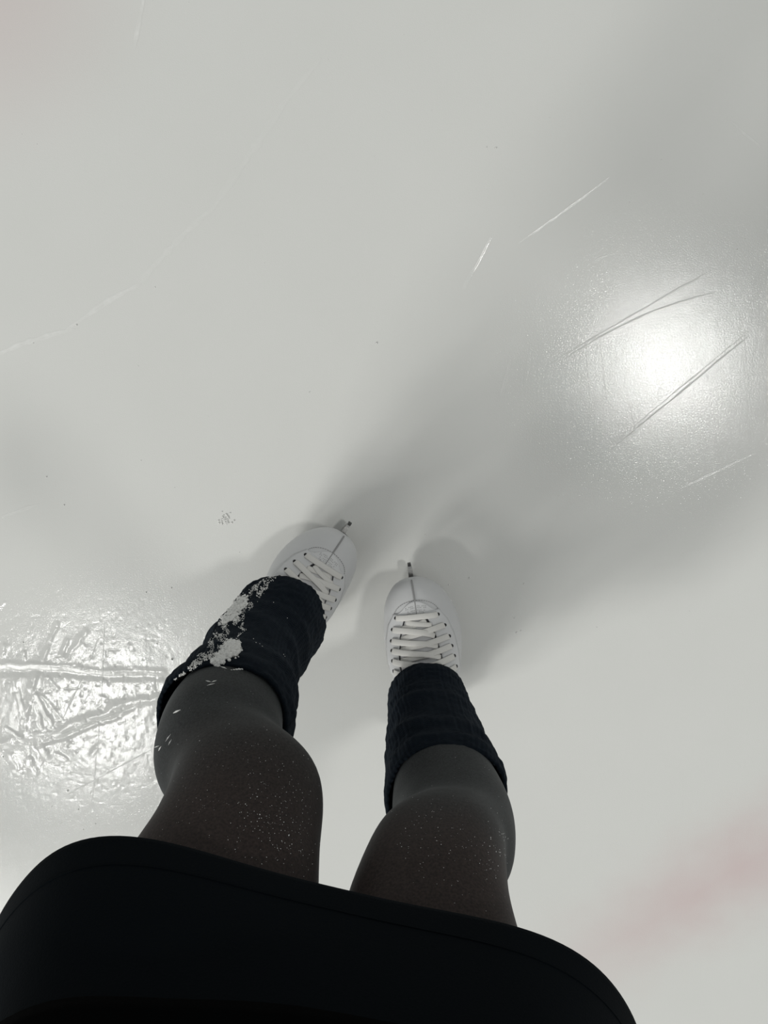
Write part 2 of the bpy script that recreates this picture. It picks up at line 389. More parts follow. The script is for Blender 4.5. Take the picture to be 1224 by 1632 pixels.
# ------------------------------------------------------------------ person
# key rings (height, centre x, centre y, half width, half depth, turn)
LEG_R = [(.105, .056, -.385, .030, .040, 0), (.16, .054, -.385, .031, .038, 0), (.22, .054, -.385, .036, .042, 0), (.26, .0575, -.393, .039, .043, 0), (.30, .060, -.398, .045, .047, 0), (.36, .064, -.410, .0555, .061, 0),
         (.40, .0670, -.416, .0575, .067, 0), (.44, .0625, -.410, .0560, .064, 0), (.472, .050, -.388, .055, .053, 0), (.50, .043, -.384, .0575, .054, 0),
         (.55, .0340, -.390, .0620, .058, 0), (.59, .0315, -.402, .0680, .060, 0), (.62, .0320, -.414, .0735, .062, 0), (.70, .028, -.436, .071, .066, 0), (.76, .025, -.43, .075, .08, 0)]
LEG_L = [(.105, -.137, -.305, .030, .038, 0), (.16, -.138, -.305, .031, .038, 0), (.22, -.141, -.308, .036, .042, 0), (.30, -.148, -.313, .046, .050, 0), (.37, -.155, -.319, .0555, .059, -.3),
         (.41, -.153, -.325, .0585, .063, -.3), (.44, -.144, -.328, .0580, .060, -.3), (.470, -.122, -.326, .061, .055, -.15), (.495, -.113, -.330, .063, .057, -.15),
         (.54, -.1145, -.345, .0655, .060, -.1), (.585, -.120, -.360, .0735, .062, 0), (.62, -.123, -.378, .078, .066, 0), (.70, -.112, -.410, .072, .072, 0), (.76, -.112, -.425, .076, .082, 0)]
HYAW = R(-13)
PELVIS = [(.70, -.045, -.425, .135, .075, HYAW), (.76, -.045, -.43, .150, .092, HYAW), (.82, -.045, -.435, .152, .098, HYAW), (.90, -.042, -.435, .125, .085, HYAW), (.94, -.04, -.435, .115, .080, HYAW)]
TORSO = [(.88, -.042, -.435, .128, .085, HYAW), (.95, -.038, -.430, .118, .080, R(-11)), (1.05, -.03, -.425, .140, .095, R(-8)), (1.14, -.02, -.425, .155, .100, R(-6)),
         (1.21, -.015, -.425, .165, .088, R(-5)), (1.255, -.012, -.425, .135, .065, R(-4)), (1.275, -.01, -.42, .07, .05, 0)]

def hand(side):
    """palm, four fingers closed on the phone edge, thumb on its face"""
    s = side; W = Vector((s * .115, -.115, 1.075)); Pm = Vector((s * .088, -.055, 1.088)); parts = []
    parts.append(tube([W, W.lerp(Pm, .5), Pm, Pm + Vector((-s * .004, .022, .002))], [.021, .026, .029, .024], 14, 5, .62))
    for k, (dy, L, r) in enumerate([(.030, .058, .0078), (.012, .064, .0082), (-.006, .060, .0080), (-.022, .048, .0070)]):
        b = Pm + Vector((s * .006, dy, -.006))
        p = [b, b + Vector((-s * .012, .006, -.006)) * (L / .06), b + Vector((-s * .030, .010, -.004)) * (L / .06), b + Vector((-s * .047, .010, .004)) * (L / .06)]
        p = [Vector((q.x, q.y, max(q.z, 1.088))) for q in p]
        parts.append(tube(p, [r * 1.1, r, r * .93, r * .75], 10, 4)); parts.append(ball(p[-1], r * .76, seg=10))
    b = W.lerp(Pm, .45) + Vector((-s * .004, .0, .012))
    p = [b, b + Vector((-s * .014, .018, .014)), b + Vector((-s * .028, .036, .016)), b + Vector((-s * .038, .050, .013))]
    parts.append(tube(p, [.012, .0105, .0092, .0075], 10, 4)); parts.append(ball(p[-1], .0076, seg=10))
    return parts

HEAD = Vector((-.005, -.375, 1.405)); HROT = Matrix.Rotation(R(-38), 3, 'X')   # chin towards the chest
def hp(x, y, z): return HEAD + HROT @ Vector((x, y, z))
def body_parts():
    parts = []
    for L, foot in ((LEG_R, (.056, -.385, R(8.7))), (LEG_L, (-.137, -.305, R(-36)))):
        parts.append(loft_z(L, grow=-.004))
        f = Vector((-math.sin(foot[2]), math.cos(foot[2]), 0)); a = Vector((foot[0], foot[1], 0))
        parts.append(tube([a + f * -.035 + Vector((0, 0, .105)), a + f * .02 + Vector((0, 0, .108)), a + f * .07 + Vector((0, 0, .088)), a + f * .12 + Vector((0, 0, .074))], [.026, .032, .028, .014], 14, 5, .8))
    parts.append(loft_z(PELVIS, grow=-.004)); parts.append(loft_z(TORSO, grow=-.003))
    parts.append(tube([(-.012, -.43, 1.24), (-.01, -.42, 1.29), (-.006, -.405, 1.345)], [.06, .05, .05], 18, 5))
    q = HROT.to_quaternion().to_euler()
    parts.append(ball(hp(0, -.012, .02), .1, (.76, .93, .98), q)); parts.append(ball(hp(0, .035, -.055), .062, (.82, .75, .85), q))      # skull, jaw
    parts.append(tube([hp(0, .082, .012), hp(0, .094, -.012), hp(0, .101, -.028)], [.008, .010, .013], 10, 4)); parts.append(ball(hp(0, .083, -.066), .016, (1.5, .6, .6), q, 14))   # nose, lips
    for s in (-1, 1):
        parts.append(ball(hp(s * .031, .075, .002), .013, (1.2, .7, .8), q, 14)); parts.append(ball(hp(s * .077, -.012, -.008), .030, (.35, .65, 1), q, 16))   # eyes, ears
        sh = Vector((-.012 + s * .165, -.425, 1.225)); el = Vector((s * .235, -.30, 1.065)); w = Vector((s * .118, -.12, 1.074))
        parts.append(tube([sh + Vector((-s * .05, 0, 0)), sh, sh.lerp(el, .5), el, el.lerp(w, .35), w], [.045, .047, .040, .034, .034, .021], 18, 6))
        parts += hand(s)
    return parts
body_me = fuse(body_parts(), .0045, 4)
person = obj('person', body_me, M_skin)
tag(person, 'person standing on ice in black skirt, dark sheer tights and leg warmers, knees slightly bent', 'person')

tights_me = fuse([loft_z(LEG_R, 64, 8), loft_z(LEG_L, 64, 8), loft_z(PELVIS, 64, 8)], .0035, 5)
tights = obj('tights', tights_me, M_tights, person); tights['label'] = 'sheer black tights speckled with frost'

def bvh_of(me, M=None):
    vs = [v.co.copy() for v in me.vertices]
    if M is not None: vs = [M @ v for v in vs]
    return BVHTree.FromPolygons(vs, [tuple(p.vertices) for p in me.polygons])
T_BVH = bvh_of(tights_me)

# frost specks on the tights: tiny crystals sitting on the knit
def crystal(bm, p, r, nrm=None):
    m = bmesh.ops.create_icosphere(bm, subdivisions=1, radius=r)
    sx = [random.uniform(.7, 1.3) for _ in range(3)]
    for v in m['verts']: v.co = Vector((v.co.x * sx[0], v.co.y * sx[1], v.co.z * sx[2])) + p
bm = bmesh.new()
def scatter(cx, cy, sx, sy, n, r0, r1):
    for _ in range(n):
        px, py = random.gauss(cx, sx), random.gauss(cy, sy)
        h = T_BVH.ray_cast(camo.location, ray(px, py))
        if h[0] is None or h[0].z > .66: continue
        crystal(bm, h[0] + h[1] * .0002, random.uniform(r0, r1) * (1 if random.random() < .85 else 1.5))
scatter(445, 1285, 42, 52, 230, .00010, .00030); scatter(455, 1340, 35, 35, 60, .00014, .00032); scatter(340, 1260, 45, 50, 90, .00008, .00018); scatter(350, 1150, 60, 50, 30, .0001, .0002)
scatter(690, 1335, 36, 42, 70, .00010, .00028); scatter(793, 1345, 11, 26, 45, .00012, .00032); scatter(730, 1300, 50, 50, 60, .00008, .0002); scatter(770, 1390, 18, 30, 30, .00008, .0002)
fr = obj('frost_specks', bm, M_frost, tights); tag(fr, 'tiny white frost crystals on dark tights', kind='stuff')
# thin flecks of snow stuck on the left calf
bm = bmesh.new()
for px, py, w, h, a in [(381, 1067, .0065, .0015, 4), (356, 1064, .0025, .001, -20), (332, 1086, .002, .0008, -15), (341, 1086, .002, .0008, 20), (336, 1091, .003, .0008, 15), (282, 1134, .003, .0012, 25), (268, 1176, .0035, .0007, 55), (271, 1183, .0025, .0006, 60), (255, 1193, .002, .0008, 60), (250, 1190, .002, .0007, 20)]:
    for k in range(7):
        t = (k - 3) / 3; ca, sa = math.cos(R(a)), math.sin(R(a)); s_ = t * w * 1900
        hh = T_BVH.ray_cast(camo.location, ray(px + s_ * ca, py - s_ * sa))
        if hh[0] is None: continue
        m = bmesh.ops.create_icosphere(bm, subdivisions=1, radius=h * (1 - .6 * abs(t)))
        for v in m['verts']: v.co = Vector((v.co.x * 1.5, v.co.y, v.co.z * .6)) + hh[0]
fl = obj('snow_flecks', bm, M_snow, tights); tag(fl, 'thin white flecks of snow on the calf', kind='stuff')

# ---- leg warmers
def warmer(keys, parent, label, seed, fold):
    """key = (s, cx, cy, cz, a, b, tilt normal x, y) rings from the boot up; both faces of the knit"""
    NS = 160; P = catmull(keys, 14); nr = len(P); vs = []; uv = []
    for inner in (0, 1):
        for i, (s, cx, cy, cz, a, b, tx, ty) in enumerate(P):
            v_ = i / (nr - 1)
            for j in range(NS):
                g = 2 * PI * j / NS
                rib = .00025 * math.cos(g * 40)
                f = 0
                for (v0, amp, ph, sl) in fold:
                    d = (v_ - v0 - sl * math.cos(g - ph)) / .05
                    f += amp * math.exp(-d * d) * (.7 + .3 * math.sin(3 * g + ph))
                nzv = float(vnoise(math.cos(g) * 2.2 + seed, math.sin(g) * 2.2 + 7, v_ * 9)) * .0016 + float(vnoise(math.cos(g) * 9 + seed, math.sin(g) * 9 + 7, v_ * 40)) * .0009
                hem = -.0022 * max(0, 1 - v_ / .05) - .0015 * max(0, 1 - (1 - v_) / .03)
                k = rib + f + nzv + hem - (.0028 if inner else 0)
                x, y = se(g, a + k, b + k, 2.3)
                vs.append((cx + x, cy + y, cz + x * tx + y * ty)); uv.append((j / NS, v_))
    fs = grid_faces(nr, NS); k = nr * NS
    fs += [tuple(reversed([i + k for i in q])) for q in grid_faces(nr, NS)]
    for j in range(NS):
        n = (j + 1) % NS
        fs.append((j, k + j, k + n, n)); e = (nr - 1) * NS; fs.append((e + j, e + n, k + e + n, k + e + j))
    me = mesh_from(vs, fs); u = me.uv_layers.new(name='UVMap')
    for p in me.polygons:
        for li, vi in zip(p.loop_indices, p.vertices): u.data[li].uv = uv[vi]
    o = obj('leg_warmer', me, M_knit, parent); o['label'] = label
    return o
WR = [(0, .054, -.395, .140, .0485, .066, 0, .55), (1, .055, -.393, .175, .049, .060, 0, .40), (2, .056, -.394, .215, .050, .054, 0, .2), (3, .058, -.397, .255, .053, .055, 0, .1), (4, .060, -.402, .30, .056, .057, 0, .05), (5, .063, -.409, .335, .061, .062, 0, 0), (6, .0635, -.412, .358, .0622, .0645, 0, 0)]
warm_r = warmer(WR, person, 'dark rib-knit leg warmer without snow', 3.0, [(.30, .004, 1.4, .03), (.47, .005, 1.7, -.04), (.66, .006, 1.2, .04), (.85, .004, 1.9, .03)])
WL = [(0, -.131, -.290, .125, .056, .066, -.18, .50), (1, -.136, -.294, .16, .0555, .062, -.12, .35), (2, -.144, -.301, .20, .0535, .058, -.05, .2), (3, -.1515, -.307, .25, .0525, .057, 0, .1), (4, -.1515, -.313, .30, .0550, .058, 0, .05), (5, -.155, -.319, .35, .063, .063, 0, 0), (6, -.1565, -.320, .378, .0645, .0645, 0, 0)]
warm_l = warmer(WL, person, 'dark rib-knit leg warmer caked with snow on its outer side', 8.0, [(.34, .003, 1.4, .03), (.52, .005, 1.7, -.04), (.70, .006, 1.2, .05), (.86, .004, 2.2, .03)])

# snow on the left leg warmer
def in_poly(x, y, P):
    c = False
    for (x1, y1), (x2, y2) in zip(P, P[1:] + P[:1]):
        if (y1 > y) != (y2 > y) and x < (x2 - x1) * (y - y1) / (y2 - y1) + x1: c = not c
    return c
W_BVH = bvh_of(warm_l.data)
LOOSE = [(424, 921), (441, 919), (428, 940), (410, 960), (392, 982), (386, 1000), (394, 1004), (380, 1014), (384, 1032), (368, 1046), (348, 1060), (338, 1050), (318, 1062), (296, 1075), (280, 1090), (276, 1084), (304, 1060), (322, 1036), (337, 1017), (352, 985), (366, 970), (385, 945)]
CAKE = [[(393, 950), (391, 962), (380, 972), (372, 985), (362, 990), (357, 998), (355, 990), (366, 970), (380, 957)], [(374, 1021), (384, 1030), (380, 1043), (365, 1046), (348, 1060), (341, 1055), (351, 1040), (362, 1025)], [(392, 962), (382, 976), (378, 983), (376, 978), (386, 966)]]
bm = bmesh.new()
def lump(p, n, r, flat=.6):
    m = bmesh.ops.create_icosphere(bm, subdivisions=1 if r < .0012 else 2, radius=r); q = Vector((0, 0, 1)).rotation_difference(n).to_matrix(); s0 = random.random() * 50
    for v in m['verts']:
        k = 1 + .35 * float(vnoise(v.co.x / r * 1.3 + s0, v.co.y / r * 1.3, v.co.z / r * 1.3 + 20))
        v.co = q @ Vector((v.co.x * k, v.co.y * k, v.co.z * k * flat)) + p
for poly, n, r0, r1, fl_, sparse in [(LOOSE, 3400, .00025, .0008, .8, True)] + [(c, 420, .0008, .0022, .75, False) for c in CAKE[:2]] + [(c, 500, .0003, .0009, .9, False) for c in CAKE[:2]] + [(CAKE[2], 120, .0006, .0013, .6, False)]:
    xs = [p[0] for p in poly]; ys = [p[1] for p in poly]; k = 0; tries = 0
    while k < n and tries < 20000:
        tries += 1; px, py = random.uniform(min(xs), max(xs)), random.uniform(min(ys), max(ys))
        if not in_poly(px, py, poly): continue
        if sparse and float(vnoise(px * .16, py * .16, 5.0)) + random.uniform(-.5, .5) < .05: k += .3; continue
        if not sparse: px += random.gauss(0, 2.2); py += random.gauss(0, 2.2)
        h = W_BVH.ray_cast(camo.location, ray(px, py)); k += 1
        if h[0] is None: continue
        lump(h[0] + h[1] * random.uniform(0, r1 * .8), h[1], random.uniform(r0, r1), fl_)
for px, py in [(418, 1030), (452, 1043), (454, 1046), (458, 985), (436, 960), (408, 1024), (414, 1026), (392, 1004), (404, 1018)]:
    h = W_BVH.ray_cast(camo.location, ray(px, py))
    if h[0] is not None: lump(h[0], h[1], .0006)
sn = obj('snow', bm, M_snow); tag(sn, 'white snow caked on outer side of dark leg warmer', 'snow', kind='stuff')

# ---- skirt and top
def cloth_tube(keys, ns, n, folds, thick, name, mat, parent):
    P = catmull(keys, n); nr = len(P); vs = []
    for inner in (0, 1):
        for i, (z, cx, cy, a, b, yaw) in enumerate(P):
            v_ = i / (nr - 1); cw, sw = math.cos(yaw), math.sin(yaw)
            for j in range(ns):
                g = 2 * PI * j / ns
                k = (1 - v_) ** 1.5 * sum(A * math.cos(n_ * g) + B * math.sin(n_ * g) for n_, A, B in folds) - (thick if inner else 0)
                x, y = se(g, a + k, b + k, 2.1 + .56 * (1 - v_))
                vs.append((cx + x * cw - y * sw, cy + x * sw + y * cw, z))
    fs = grid_faces(nr, ns); k = nr * ns
    fs += [tuple(reversed([i + k for i in q])) for q in grid_faces(nr, ns)]
    for j in range(ns):
        m = (j + 1) % ns; fs.append((j, k + j, k + m, m)); e = (nr - 1) * ns; fs.append((e + j, e + m, k + e + m, k + e + j))
    return obj(name, mesh_from(vs, fs), mat, parent)
DRAPE = [(3, 0, .0016), (4, -.0034, .0004), (5, .0009, -.0016), (6, .0018, .0012)]
SK = [(.620, -.0474, -.4273, .2275, .1141, -.2708), (.66, -.048, -.429, .214, .1125, -.26), (.72, -.047, -.43, .190, .108, HYAW), (.80, -.046, -.433, .168, .106, HYAW), (.88, -.043, -.435, .135, .094, HYAW), (.92, -.042, -.435, .126, .090, HYAW)]
skirt = cloth_tube(SK, 160, 8, DRAPE, .002, 'skirt', M_skirt, person); skirt['label'] = 'plain black skirt ending above the knees'
# stitched hem just above the skirt's edge
hp_ = []
S_BVH = bvh_of(skirt.data)
for j in range(160):
    g = 2 * PI * j / 160; o_ = Vector((-.047 + .6 * math.cos(g), -.428 + .6 * math.sin(g), .642)); h = S_BVH.ray_cast(o_, Vector((-math.cos(g), -math.sin(g), 0)))
    hp_.append(h[0])
bm = bmesh.new(); v_, f_ = tube(hp_ + [hp_[0]], [.0006] * 161, 6, 1)
me = mesh_from(v_, f_); bm.from_mesh(me); obj('hem_stitching', bm, M_skirt, skirt)
TK = [(.735, -.046, -.432, .196, .121, HYAW), (.80, -.046, -.434, .178, .118, HYAW), (.88, -.043, -.436, .146, .108, HYAW), (.95, -.038, -.432, .132, .098, R(-11)), (1.05, -.03, -.427, .150, .106, R(-8)), (1.14, -.02, -.427, .165, .110, R(-6)), (1.215, -.015, -.426, .168, .096, R(-5)), (1.258, -.012, -.426, .122, .075, R(-4)), (1.275, -.01, -.42, .078, .060, 0)]
top = cloth_tube(TK, 100, 6, [(5, .002, .001), (9, 0, .0012)], .002, 'long_sleeved_top', M_top, person)
parts = []
for s in (-1, 1):
    sh = Vector((-.012 + s * .165, -.425, 1.222)); el = Vector((s * .235, -.30, 1.065)); w = Vector((s * .118, -.12, 1.074))
    parts.append(tube([sh + Vector((-s * .06, 0, .005)), sh, sh.lerp(el, .5), el, el.lerp(w, .35), el.lerp(w, .93)], [.05, .053, .047, .041, .040, .029], 24, 8))
for v_, f_ in parts: obj('sleeve', mesh_from(v_, f_), M_top, top)
# hair
hv = fuse([ball(hp(0, -.025, .035), .104, (.82, .92, .96), HROT.to_quaternion().to_euler()), tube([hp(0, -.10, .02), hp(0, -.15, .0), hp(0, -.165, -.08), hp(0, -.13, -.17)], [.03, .036, .03, .008], 16, 6)], .005, 4)
obj('hair', hv, M_hair, person)

# ------------------------------------------------------------------ skates
def build_skate(ank, yaw, side, label, welt=0.0):
    """side +1: right foot (outer side towards +x). local frame: ankle at origin, toe along +y"""
    root = bpy.data.objects.new('ice_skate', None); COL.objects.link(root); root.empty_display_size = .05
    root.location = (ank[0], ank[1], 0); root.rotation_euler = (0, 0, yaw)
    tag(root, label, 'ice skate', 'pair of white figure skates')
    # -- boot
    FOOT = [(-.078, .016, .090, .135, 0), (-.070, .027, .082, .150, 0), (-.055, .034, .077, .165, 0), (-.03, .038, .072, .185, 0), (.0, .041, .066, .185, .001), (.03, .046, .059, .172, .002),
            (.055, .0515, .054, .149, .003), (.075, .0525, .052, .131, .004), (.095, .050, .051, .1175, .004), (.115, .0445, .052, .1085, .003), (.130, .036, .054, .102, .002), (.141, .0255, .057, .095, .001), (.148, .012, .062, .086, .0005)]
    P = catmull(FOOT, 6); ns = 44; vs = []
    for y, hw, zb, zt, xo in P:
        h = (zt - zb)
        for j in range(ns):
            g = 2 * PI * j / ns; c, s = math.cos(g), math.sin(g)
            x = hw * math.copysign(abs(c) ** .85, c)
            z = zb + h * .36 + (h * .64 * abs(s) ** .95 if s > 0 else -h * .36 * abs(s) ** .7)
            x *= 1 - .10 * max(0, s)
            vs.append((side * xo + x, y, z))
    foot = (vs, grid_faces(len(P), ns) + [tuple(reversed(range(ns))), tuple(range((len(P) - 1) * ns, len(P) * ns))])
    SH = [(.12, 0, -.012, .036, .050, 0), (.16, 0, -.014, .0375, .054, 0), (.20, 0, -.014, .0385, .052, 0), (.235, 0, -.016, .040, .050, 0), (.25, 0, -.016, .039, .049, 0)]
    bme = fuse([foot, loft_z(SH, 44, 5)], .0026, 9, .5)
    boot = obj('boot', bme, M_leather, root)
    B = bvh_of(bme)
    def sp(x, y, off=0.0):
        h = B.ray_cast(Vector((x, y, .24 if y > .05 else .40)), Vector((0, 0, -1)))
        if h[0] is None: h = B.find_nearest(Vector((x, y, .1)))
        n = h[1] if h[1].z > 0 else -h[1]
        return h[0] + n * off, n
    def sheet(rows, off, thick, name, mat, parent):
        """rows of (x, y) lists laid on the boot; solid"""
        nr, nc = len(rows), len(rows[0]); V = []
        for lay in (off + thick, off):
            for r in rows:
                for x, y in r: V.append(sp(x, y, lay)[0])
        F = grid_faces(nr, nc, False); k = nr * nc; F += [tuple(reversed([i + k for i in q])) for q in grid_faces(nr, nc, False)]
        ring = list(range(nc)) + [i * nc + nc - 1 for i in range(1, nr)] + [(nr - 1) * nc + j for j in range(nc - 2, -1, -1)] + [i * nc for i in range(nr - 2, 0, -1)]
        for a, b in zip(ring, ring[1:] + ring[:1]): F.append((a, k + a, k + b, b))
        bm = bmesh.new(); bm.from_mesh(mesh_from(V, F)); bmesh.ops.recalc_face_normals(bm, faces=bm.faces)
        return obj(name, bm, mat, parent)
    # eyestay: inner edge and outer edge half widths along y
    EY = [(.1045, .027), (.090, .0335), (.0765, .0368), (.0655, .0378), (.054, .0388), (.042, .039)]
    yy = np.linspace(.036, .110, 26)
    def inn(s, y):
        if s == side: return float(np.interp(y, [.036, .060, .083, .097, .1045, .110], [.0245, .0235, .0200, .0150, .0120, .0085]))
        return float(np.interp(y, [.036, .060, .083, .097, .1045, .110], [.0305, .0300, .0255, .0200, .0165, .0125]))
    def outer(y): return float(np.interp(y, [.036, .055, .0765, .0955, .110, .118, .1245], [.0445, .0460, .0440, .0385, .0290, .0190, .003]))
    for s in (-1, 1):
        rows = [[(s * (inn(s, y) + (outer(min(y, .109)) - inn(s, y)) * t), y) for t in np.linspace(0, 1, 9)] for y in yy]
        sheet(rows, .0004, .0016, 'eyestay', M_flap, boot)
    # front of the eyestay, joining both sides round the throat
    rows = []
    for t in np.linspace(0, 1, 8):
        rows.append([(-outer(y) * s_ if False else outer(y) * s_, y) for s_, y in [(k / 10, .1085 + t * .016 * (1 - (k / 10) ** 2 * .6)) for k in range(-10, 11)]])
    rows = [[(k / 10 * (.0285 - .010 * t), .1085 + t * (.0165 - .012 * (k / 10) ** 2)) for k in range(-10, 11)] for t in np.linspace(0, 1, 8)]
    sheet(rows, .0003, .0013, 'vamp_panel', M_flap, boot)
    # shade in the tongue gap painted as a dark strip, then the tongue over it
    rows = [[((inn(1, y) if t > 0 else inn(-1, y)) * t * 1.08, y) for t in np.linspace(-1, 1, 15)] for y in np.linspace(.036, .1085, 22)]
    sheet(rows, .00015, .0002, 'gap_shade', M_gap_shade, boot)
    rows = [[((inn(1, y) - (.0034 if side > 0 else .0018)) * t if t > 0 else (inn(-1, y) - (.0034 if side < 0 else .0018)) * t, y) for t in np.linspace(-1, 1, 15)] for y in np.linspace(.036, .1055, 22)]
    tongue = sheet(rows, .0004, .0012, 'tongue', M_tongue, root)
    # seam from the toe to the throat, stitching round the panel, stamp
    def cord(pts, r, off, name, mat, parent):
        q = [sp(x, y, off)[0] for x, y in pts]; v, f = tube(q, [r] * len(q), 6, 2); return obj(name, mesh_from(v, f), mat, parent)
    cord([(0, y) for y in np.linspace(.1475, .109, 16)], .0011, .0009, 'toe_seam', M_seam, boot)
    bm = bmesh.new()
    U = [(-outer(y) + .002, y) for y in np.linspace(.04, .104, 22)] + [(.030 * math.sin(a), .104 + .0215 * math.cos(a)) for a in np.linspace(-PI / 2 * .9, PI / 2 * .9, 26)] + [(outer(y) - .002, y) for y in np.linspace(.104, .04, 22)]
    for (x1, y1), (x2, y2) in zip(U[:-1], U[1:]):
        a = sp(x1, y1, .0004)[0]; b = sp(x1 + (x2 - x1) * .62, y1 + (y2 - y1) * .62, .0004)[0]
        v, f = tube([a, b], [.00045, .00045], 5, 1); me = mesh_from(v, f); bm.from_mesh(me)
    obj('stitching', bm, M_stitch, boot)
    bm = bmesh.new()
    for row, y0 in ((0, .1175), (1, .1125)):
        for k in range(-6, 7):
            if abs(k) < 1 or (row == 1 and abs(k) > 5): continue
            for q in range(2):
                x = k * .0021; ya = y0 - abs(k) * .0003 + (.0012 if q else -.0008)
                if (k * 7 + q * 3 + row * 5) % 4 == 0: continue
                p, n = sp(x, ya, .0018); m = bmesh.ops.create_cube(bm, size=1)
                for v in m['verts']: v.co = Vector((v.co.x * (.0011 if (k + q) % 2 else .0005), v.co.y * (.0005 if (k + q) % 2 else .0012), v.co.z * .0004)) + p
    obj('stamped_lettering', bm, M_stamp, boot, False)
    # eyelets
    eye = {}
    for i, (y, x) in enumerate(EY):
        for s in (-1, 1):
            yq = y + s * side * -.0008; p, n = sp(s * x, yq, .0021); eye[i, s] = (s * x, yq)
            bm = bmesh.new(); m = bmesh.ops.create_cone(bm, cap_ends=True, segments=14, radius1=.0023, radius2=.0021, depth=.0008)
            q = Vector((0, 0, 1)).rotation_difference(n).to_matrix()
            for v in bm.verts: v.co = q @ v.co + p
            obj('eyelet', bm, M_eyelet, boot)
    # lace: flat ribbons, one continuous lace per skate
    bm = bmesh.new()
    def ribbon(path, w=.0070, th=.0012):
        """path of (x, y, off)"""
        K = catmull(np.array([(i, *p) for i, p in enumerate(path)]), 7)[:, 1:]; pts = [sp(x, y, o) for x, y, o in K]; V = []; n_ = len(pts)
        for i, (p, n) in enumerate(pts):
            t = (pts[min(i + 1, n_ - 1)][0] - pts[max(i - 1, 0)][0]).normalized(); a = n.cross(t).normalized()
            ww = w * (.72 if i in (0, n_ - 1) else 1)
            for cx, cz in ((-.5, .15), (-.40, .5), (.40, .5), (.5, .15), (.42, -.4), (-.42, -.4)): V.append(p + a * cx * ww + n * cz * th)
        F = grid_faces(n_, 6) + [tuple(range(6))[::-1], tuple(range((n_ - 1) * 6, n_ * 6))]; me = mesh_from(V, F); bm.from_mesh(me)
    def E(i, s, k=.0): x, y = eye[i, s]; return (x * (1 - k), y)
    # first crossing tucked under, then the straight bar over the throat
    for s in (1, -1):
        y1, y2 = EY[0][0], EY[1][0]; a, b = inn(s, y1) - .001, inn(-s, y2)
        o = .0022 if s > 0 else .0030
        ribbon([(s * a * .95, y1 - .0045, o), (0, (y1 + y2) / 2 - .001, o + .0006), (-s * b * .95, y2 + .003, o)], .0066)
    for i in range(1, 6):
        for s in (-1, 1):
            x, y = eye[i, s]; yn = EY[i + 1][0] if i + 1 < 6 else y - .012; ym = y + (yn - y) * .72; xi = inn(-s, ym) - .001
            top_ = .0013 if s < 0 else 0.0
            ribbon([(x * .97, y, .0026), (x * .80, y - .0003, .0040 + top_ * .4), (x * .35, y - .0022, .0042 + top_), (-s * xi * .35, y + (yn - y) * .42, .0036 + top_), (-s * xi * .97, ym, .0018)], .0080)
    (x1, y1), (x2, y2) = eye[0, -1], eye[0, 1]
    ribbon([(x1 * .97, y1, .0027), (x1 * .7, y1 + (y2 - y1) * .15, .0042), (0, (y1 + y2) / 2 + .0006, .0046), (x2 * .7, y1 + (y2 - y1) * .85, .0042), (x2 * .97, y2, .0027)], .0078)
    bmesh.ops.recalc_face_normals(bm, faces=bm.faces); obj('lace', bm, M_lace, root)
    # -- sole and heel
    def plate(outline, z0, z1):
        bm = bmesh.new(); n = len(outline)
        lo = [bm.verts.new((x, y, z0(y))) for x, y in outline]; hi = [bm.verts.new((x, y, z1(y))) for x, y in outline]
        bm.faces.new(list(reversed(lo))); bm.faces.new(hi)
        for i in range(n): bm.faces.new((lo[i], lo[(i + 1) % n], hi[(i + 1) % n], hi[i]))
        bmesh.ops.recalc_face_normals(bm, faces=bm.faces); return bm
    Q = catmull(FOOT, 4); e = .0012
    right = [(side * xo + hw * .90, y - (.003 if y > .1 else 0)) for y, hw, zb, zt, xo in Q if hw > .02]; left = [(side * xo - hw * .90, y - (.003 if y > .1 else 0)) for y, hw, zb, zt, xo in Q if hw > .02]
    tip = [(-.010, .1432 + welt), (0, .1450 + welt), (.010, .1432 + welt)]
    out = left + tip + right[::-1]
    zb = lambda y: float(np.interp(y, [-.08, 0, .055, .095, .13, .151], [.080, .066, .053, .051, .054, .0605]))
    sole = obj('sole', plate(out, lambda y: zb(y) - .004, lambda y: zb(y) + .004), M_sole, root, False)
    hl = [(x, y) for x, y in left if y < -.005] + [(x, y) for x, y in right[::-1] if y < -.005]
    obj('heel', plate([(x * .92, y * .97) for x, y in hl], lambda y: .052, lambda y: zb(y) - .005), M_sole, sole, False)
    # -- blade: runner, stanchions, mounting plates, toe pick
    def prism(prof, th, x0=0, taper=None):
        bm = bmesh.new()
        a = [bm.verts.new((x0 - th(y, z) / 2, y, z)) for y, z in prof]; b = [bm.verts.new((x0 + th(y, z) / 2, y, z)) for y, z in prof]
        bm.faces.new(a); bm.faces.new(list(reversed(b)))
        for i in range(len(prof)): j = (i + 1) % len(prof); bm.faces.new((a[i], b[i], b[j], a[j]))
        bmesh.ops.recalc_face_normals(bm, faces=bm.faces); return bm
    rk = lambda y: .0002 + .012 * max(0, (y - .02)) ** 2 * 9 + .012 * max(0, (-.02 - y)) ** 2 * 6
    lowr = [(y, rk(y)) for y in np.linspace(-.098, .128, 24)]
    upr = [(.138, .030), (.120, .030), (.105, .045), (.085, .046), (.070, .026), (.02, .020), (-.02, .022), (-.032, .048), (-.058, .048), (-.066, .022), (-.096, .014)]
    blade = obj('blade', prism(lowr + [(.140, .008)] + upr, lambda y, z: .0040), M_steel, root, False)
    obj('mounting_plate', plate([(-.022, .045), (-.027, .08), (-.016, .112), (0, .118), (.016, .112), (.027, .08), (.022, .045)], lambda y: .0445, lambda y: .0475), M_steel, blade, False)
    obj('mounting_plate', plate([(-.018, -.07), (-.020, -.03), (0, -.02), (.020, -.03), (.018, -.07)], lambda y: .0485, lambda y: .0525), M_steel, blade, False)
